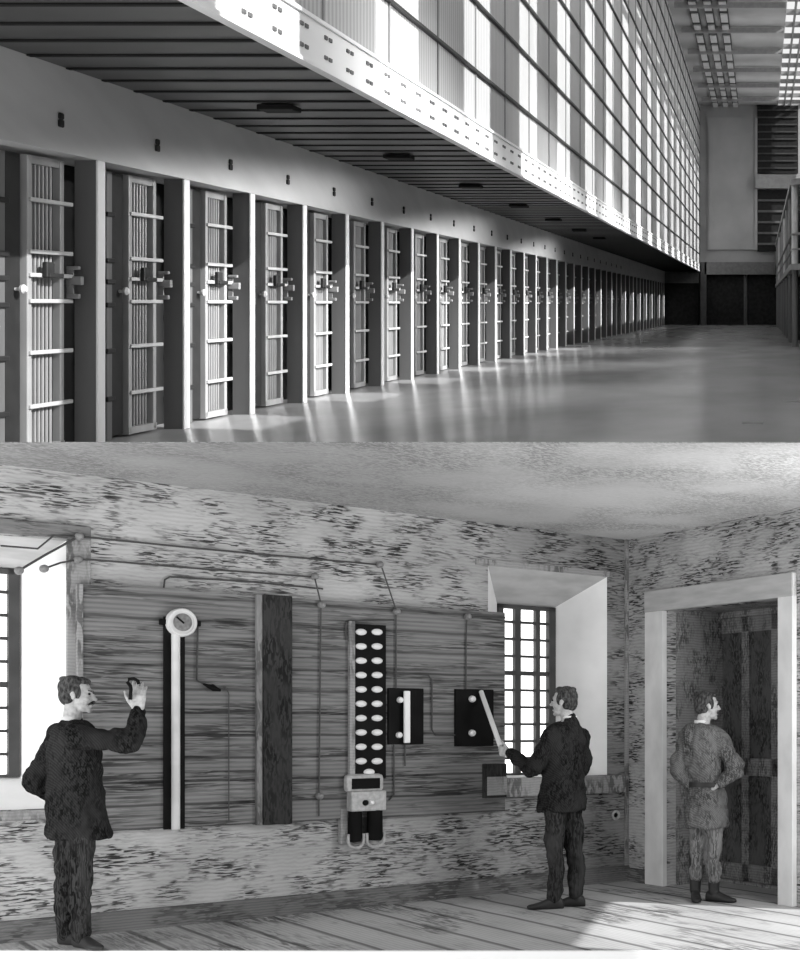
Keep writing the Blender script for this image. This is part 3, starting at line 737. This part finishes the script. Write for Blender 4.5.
def person(P):
    """P: dict of joints in metres, x right / y away / z up from the point between the feet"""
    V = lambda k_: Vector(P[k_])
    f = Vector((P['f'][0], P['f'][1], 0)).normalized(); rt = Vector((f.y, -f.x, 0)); z = Vector((0, 0, 1))
    pel = V('pelvis'); chest = V('chest'); nk = V('neck'); hd = V('head')
    # ---- body: head, neck, torso core, arms, hands, legs as one skin
    b = MB(); rot = head(b, hd, P['hf'], V('hup') if 'hup' in P else z)
    hf = Vector(P['hf']).normalized()
    cone(b, nk - z*.03, hd - z*.055 - hf*.018, .056, .054, 16)
    cone(b, pel, chest, .09, .11, 16); cone(b, chest, nk - z*.03, .10, .06, 16)
    for sd in 'rl':
        sh, el, wr = V(sd+'sh'), V(sd+'el'), V(sd+'wr'); cone(b, chest + (sh-chest)*.3, sh, .06, .05, 12)
        cone(b, sh, el, .046, .038, 12); cone(b, el, wr, .036, .026, 12)
        hp = P[sd+'hand']; hand(b, wr, hp['d'], hp['n'], hp['t'], hp.get('curl', .6), hp.get('s', 1.0))
        cone(b, pel, V(sd+'hip'), .07, .06, 12); cone(b, V(sd+'hip'), V(sd+'kn'), .06, .042, 12); cone(b, V(sd+'kn'), V(sd+'an'), .04, .030, 12)
        shf = Vector(P[sd+'ft']).normalized(); an = V(sd+'an'); cone(b, (an.x, an.y, .05), (an.x+shf.x*.12, an.y+shf.y*.12, .03), .028, .022, 10)
    body = link('person', fuse(b, 'person', M_SKIN, .0055, 2))
    tag(body, P['label'], 'person')
    # ---- trousers
    t = MB()
    loft(t, [(pel - z*.05, .10, .08, rt, f), (pel + z*.0, .135, .10, rt, f), (pel + z*.08, .125, .095, rt, f), (pel + z*.12, .10, .08, rt, f)])
    for sd in 'rl':
        hp_, kn, an = V(sd+'hip'), V(sd+'kn'), V(sd+'an'); end = kn.lerp(an, P.get('trouser_end', .93))
        cone(t, hp_, hp_.lerp(kn, .5), .084, .084, 18); cone(t, hp_.lerp(kn, .5), kn, .086, .068, 18)
        cv = kn.lerp(end, .35) - Vector(P[sd+'ft']).normalized()*.018
        cone(t, kn, cv, .068, .066, 18); cone(t, cv, end, .066, .060, 18)
        for q in range(3):        # folds
            a = kn.lerp(end, .55 + .17*q); cone(t, a + rt*.045, a - rt*.045 - z*.015, .026, .026, 8)
    link('trousers', fuse(t, 'trousers', P['mt'], .009, 2, .035), body)
    # ---- shoes
    for sd in 'rl':
        s_ = MB(); shoe(s_, V(sd+'an'), P[sd+'ft'], 1.0, P.get('boot', 0)); link('boot' if P.get('boot') else 'shoe', fuse(s_, 'shoe', M_SHOE, .006, 2), body)
    # ---- coat
    c = MB(); hem = P['hem']; lean = chest - pel
    ax = lambda zz: pel + lean*((zz - pel.z)/(chest.z - pel.z))
    R_ = []
    for zz, w, dp in P['coat']: R_.append((ax(zz) if zz > pel.z else Vector((pel.x, pel.y, zz)) + f*P.get('hemshift', 0)*(pel.z-zz), w, dp, rt, f))
    loft(c, R_)
    for sd in 'rl':
        sh, el, wr = V(sd+'sh'), V(sd+'el'), V(sd+'wr')
        cone(c, chest + z*.05 + (sh-chest)*.4, sh, .10, .080, 16)
        cone(c, sh, sh.lerp(el, .5), .080, .070, 16); cone(c, sh.lerp(el, .5), el, .068, .062, 16)
        cuff = el.lerp(wr, .97); cone(c, el, el.lerp(wr, .5), .062, .054, 16); cone(c, el.lerp(wr, .5), cuff, .054, .046, 16)
        for q in range(3): # sleeve folds
            a = el.lerp(sh, .08 + .11*q); dv = (el-wr).normalized(); cone(c, a + dv*.035, a - dv*.02 + z*.02, .05, .048, 10)
    cone(c, nk - z*.035, nk + z*.012, .085, .066, 18)           # stand collar
    coat = link('coat', fuse(c, 'coat', P['mc'], .008, 3, .038), body)
    for nm_, fn, m_ in P.get('coat_parts', []):
        for q in fn(P, f, rt): part(nm_, q, m_, coat, smooth=True)
    cl = MB(); cl.lathe([(.060, 0), (.064, .014), (.061, .026), (.055, .026)], nk + z*.022 - hf*.002, 'z', 20); part('collar', cl, M_COLLAR, body, smooth=True)
    # ---- hair
    h = MB(); up_ = V('hup') if 'hup' in P else z
    HE = lambda x, y, zz, a, b_, d: h.ell(hd + rot @ Vector((x, y, zz)), (a, b_, d), 18, 12, rot)
    HE(0, -.026, .048, .079, .088, .080); HE(0, -.058, .0, .068, .052, .072); HE(0, .045, .088, .055, .036, .022)
    for sg in (-1, 1): HE(sg*.062, .018, .018, .016, .022, .045); HE(sg*.055, -.045, -.03, .022, .035, .03)
    for i in range(10):
        a = i*2.1; HE(.055*math.cos(a), -.03+.06*math.sin(a), .10+.012*math.sin(3*a), .028, .03, .02)
    link('hair', fuse(h, 'hair', M_HAIR, .006, 1), body)
    m_ = MB()
    for sg in (-1, 1): cone(m_, hd + rot @ Vector((sg*.004, .097, -.046)), hd + rot @ Vector((sg*.040, .078, -.062)), .011, .005, 10)
    part('moustache', m_, M_HAIR, body, smooth=True)
    for sg in (-1, 1):
        e_ = MB(); e_.ell(hd + rot @ Vector((sg*.030, .080, .008)), (.012, .008, .007), 10, 6, rot); part('eye', e_, M_BLACK, body, smooth=True)
        eb = MB(); cone(eb, hd + rot @ Vector((sg*.014, .090, .026)), hd + rot @ Vector((sg*.046, .078, .030)), .005, .003, 8); part('eyebrow', eb, M_HAIR, body, smooth=True)
    d = P['d']; body.location = ((P['px'] - PX)/F*d, d, 0)
    return body
def tails(P, f, rt):       # back seam / vent line of the coat
    ch = Vector(P['chest'])
    return [MB().ell(ch + f*.155 + Vector((0, 0, .02-.13*i)) - rt*.02, (.011, .011, .011), 10, 6) for i in range(3)]
def belt(P, f, rt):
    m = MB(); pel = Vector(P['pelvis']); z0 = P['beltz']; n = 28
    def rg(z, k): return [Vector((pel.x, pel.y, z)) + rt*(P['beltr'][0]+k)*math.cos(2*PI*i/n) + f*(P['beltr'][1]+k)*math.sin(2*PI*i/n) for i in range(n)]
    r0, r1 = rg(z0-.02, .004), rg(z0+.02, .004); m.add(r0 + r1, [(i, (i+1) % n, n+(i+1) % n, n+i) for i in range(n)]); return [m]

D1 = HC*F/221.0; s1 = F/D1
def p1(px, py, y=0): return ((px-75)/s1, y, (947-py)/s1)
person(dict(px=75, d=D1, f=(.84, .54), hf=(.97, .24, -.02), label='man in dark coat at far left with one hand raised toward the gauge',
    pelvis=p1(76, 808), chest=p1(74, 748), neck=p1(71, 724), head=p1(77, 695),
    rsh=p1(86, 737, -.16), rel=p1(138, 741, -.06), rwr=p1(138, 711, .0),
    lsh=p1(55, 737, .06), lel=p1(37, 783, -.04), lwr=p1(54, 806, .16),
    rhand=dict(d=(.02, .05, 1), n=(-.35, 1, 0), t=(-1, -.25, .1), curl=.24, s=1.15), lhand=dict(d=(.8, .5, -.1), n=(.2, -.8, 0), t=(0, 0, 1), curl=.7),
    rhip=p1(84, 815, -.06), rkn=p1(88, 880, -.08), ran=p1(86, 938, -.05), rft=(.75, -.45, 0),
    lhip=p1(66, 815, .06), lkn=p1(63, 880, .04), lan=p1(61, 938, .08), lft=(.75, -.3, 0),
    hem=.72, hemshift=.1, mc=M_COAT, mt=M_TROUS,
    coat=[(.70, .165, .185), (.73, .172, .19), (.90, .172, .175), (1.02, .172, .165), (1.10, .17, .155), (1.22, .19, .158), (1.34, .195, .148), (1.42, .165, .12), (1.46, .09, .08)],
    coat_parts=[('button', tails, M_BLACK)]))
D2 = HC*F/181.5; s2 = F/D2
def p2(px, py, y=0): return ((px-563)/s2, y, (907.5-py)/s2)
hw = Vector(((502-PX)/F*10.0, 10.0, HC + (PY-750)/F*10.0)) - Vector(((563-PX)/F*D2, D2, 0))   # hand on the blade
person(dict(px=563, d=D2, f=(-.86, .50), hf=(-.97, .22, .04), label='man in dark coat pulling the white switch blade beside the window',
    pelvis=p2(563, 792), chest=p2(564, 746), neck=p2(569, 722), head=p2(564, 702),
    lsh=p2(556, 737, -.16), lel=p2(535, 769, -.12), lwr=tuple(hw + Vector((.075, -.03, -.03))),
    rsh=p2(577, 737, .15), rel=p2(580, 768, .22), rwr=p2(562, 782, .30),
    lhand=dict(d=(-1, .25, .25), n=(-.1, 1, .3), t=(.1, -.1, 1), curl=.75), rhand=dict(d=(-.7, .4, -.4), n=(-.3, -.8, 0), t=(0, 0, 1), curl=.7),
    lhip=p2(557, 800, -.07), lkn=p2(556, 852, -.09), lan=p2(556, 898, -.08), lft=(-.88, -.25, 0),
    rhip=p2(570, 800, .07), rkn=p2(573, 852, .06), ran=p2(575, 898, .05), rft=(-.8, -.1, 0),
    hem=.75, hemshift=.1, mc=M_COAT, mt=M_TROUS,
    coat=[(.76, .17, .185), (.79, .178, .19), (.93, .17, .175), (1.04, .165, .16), (1.12, .168, .155), (1.24, .19, .162), (1.34, .195, .150), (1.42, .165, .12), (1.46, .09, .08)],
    coat_parts=[('button', tails, M_BLACK)]))
D3 = HC*F/175.0; s3 = F/D3
def p3(px, py, y=0): return ((px-708)/s3, y, (901-py)/s3)
person(dict(px=708, d=D3, f=(.35, .94), hf=(.93, .36, .02), label='man in belted tunic standing in the doorway, hands on hips, back turned',
    pelvis=p3(707, 795), chest=p3(703, 748), neck=p3(702, 726), head=p3(707, 706),
    rsh=p3(720, 739, -.06), rel=p3(737, 770, -.13), rwr=p3(721, 782, -.13),
    lsh=p3(687, 738, .06), lel=p3(677, 770, .0), lwr=p3(689, 786, .0),
    rhand=dict(d=(-.8, .35, -.45), n=(-.2, 1, 0), t=(.3, .3, .9), curl=.35), lhand=dict(d=(.75, .4, -.5), n=(0, 1, 0), t=(-.3, .3, .9), curl=.35),
    rhip=p3(714, 803, -.03), rkn=p3(714, 850, -.05), ran=p3(714, 891, -.03), rft=(.6, -.35, 0),
    lhip=p3(700, 803, .03), lkn=p3(698, 850, .02), lan=p3(695, 891, .04), lft=(.1, -.8, 0),
    hem=.62, hemshift=.0, mc=M_COAT3, mt=M_TROUS3, boot=.30, trouser_end=.62, beltz=.955, beltr=(.160, .133),
    coat=[(.60, .165, .165), (.63, .168, .168), (.75, .166, .16), (.88, .155, .135), (.955, .142, .115), (1.05, .150, .122), (1.18, .172, .14), (1.30, .185, .138), (1.40, .16, .115), (1.45, .085, .08)],
    coat_parts=[('belt', belt, M_SHOE)]))
# small handset held by the left man
hp = Vector(((75-PX)/F*D1, D1, 0)) + Vector(p1(132.5, 692, -.03))
hs = link('handset', None, None, hp); tag(hs, 'small dark handset held up in the left man\'s raised hand', 'handset')
part('grip', MB().tube([(.0, 0, -.05), (.005, 0, .02), (-.0, 0, .045)], .011, 10), M_BLACK, hs, smooth=True)
part('hook', MB().tube([(0, 0, .04), (-.018, 0, .062), (-.008, 0, .082), (.025, 0, .085), (.05, 0, .07), (.055, 0, .05)], .011, 10), M_BLACK, hs, smooth=True)

# ================================================================== LIGHT
w = bpy.data.worlds.new('sky'); SC.world = w; w.use_nodes = True
wt = w.node_tree; bg = wt.nodes['Background']
tc = wt.nodes.new('ShaderNodeTexCoord'); sp = wt.nodes.new('ShaderNodeSeparateXYZ'); mr = wt.nodes.new('ShaderNodeMapRange')
wt.links.new(tc.outputs['Generated'], sp.inputs[0]); wt.links.new(sp.outputs['X'], mr.inputs[0])
mr.inputs[1].default_value = -.2; mr.inputs[2].default_value = .9; mr.inputs[3].default_value = .40; mr.inputs[4].default_value = 2.9     # sky brighter on the sun's side
bg.inputs[0].default_value = g(1); wt.links.new(mr.outputs[0], bg.inputs[1])
def sun(name, dirv, e, ang=.5):
    l = bpy.data.lights.new(name, 'SUN'); l.energy = e; l.angle = math.radians(ang)
    o = bpy.data.objects.new(name, l); COL.objects.link(o); o.location = (20, 0, 30)
    o.rotation_euler = Vector(dirv).to_track_quat('-Z', 'Y').to_euler(); return o
sun('sun', (-1, .3, -.56), 6.5, .6)
def area(name, loc, tgt, e, sx_, sy_):
    l = bpy.data.lights.new(name, 'AREA'); l.energy = e; l.shape = 'RECTANGLE'; l.size = sx_; l.size_y = sy_
    o = bpy.data.objects.new(name, l); COL.objects.link(o); o.location = loc
    o.rotation_euler = (Vector(tgt)-Vector(loc)).to_track_quat('-Z', 'Y').to_euler(); return o
area('room_fill', (1.3, 7.95, 2.0), (-3.2, 10.6, 1.3), 60, 1.2, 1.2)  # added fill light, out of view at right
area('left_fill', (-6.5, 5.0, .9), (-1.5, 10.5, 1.2), 130, 1.6, 1.6)  # added fill light from the front left, no window there

for hd_ in (14, 22, 30, 38, 46, 54, 62):
    hl_ = area('hall_fill', (2.85, hd_, HC+2.9+hd_*K), (-5.3, hd_, HC-.2+hd_*K), 110, 6, .5); hl_.data.spread = math.radians(42)  # unseen row of fill lights added to brighten the cells
cam = bpy.data.cameras.new('camera'); co = bpy.data.objects.new('camera', cam); COL.objects.link(co)
cam.sensor_fit = 'HORIZONTAL'; cam.sensor_width = 36; cam.lens = 36*F/800
cam.shift_x = -(PX-400)/800; cam.shift_y = (PY-479.5)/800
co.location = CAM; co.rotation_euler = (PI/2, 0, 0); cam.clip_end = 300
SC.camera = co
SC.view_settings.view_transform = 'Standard'
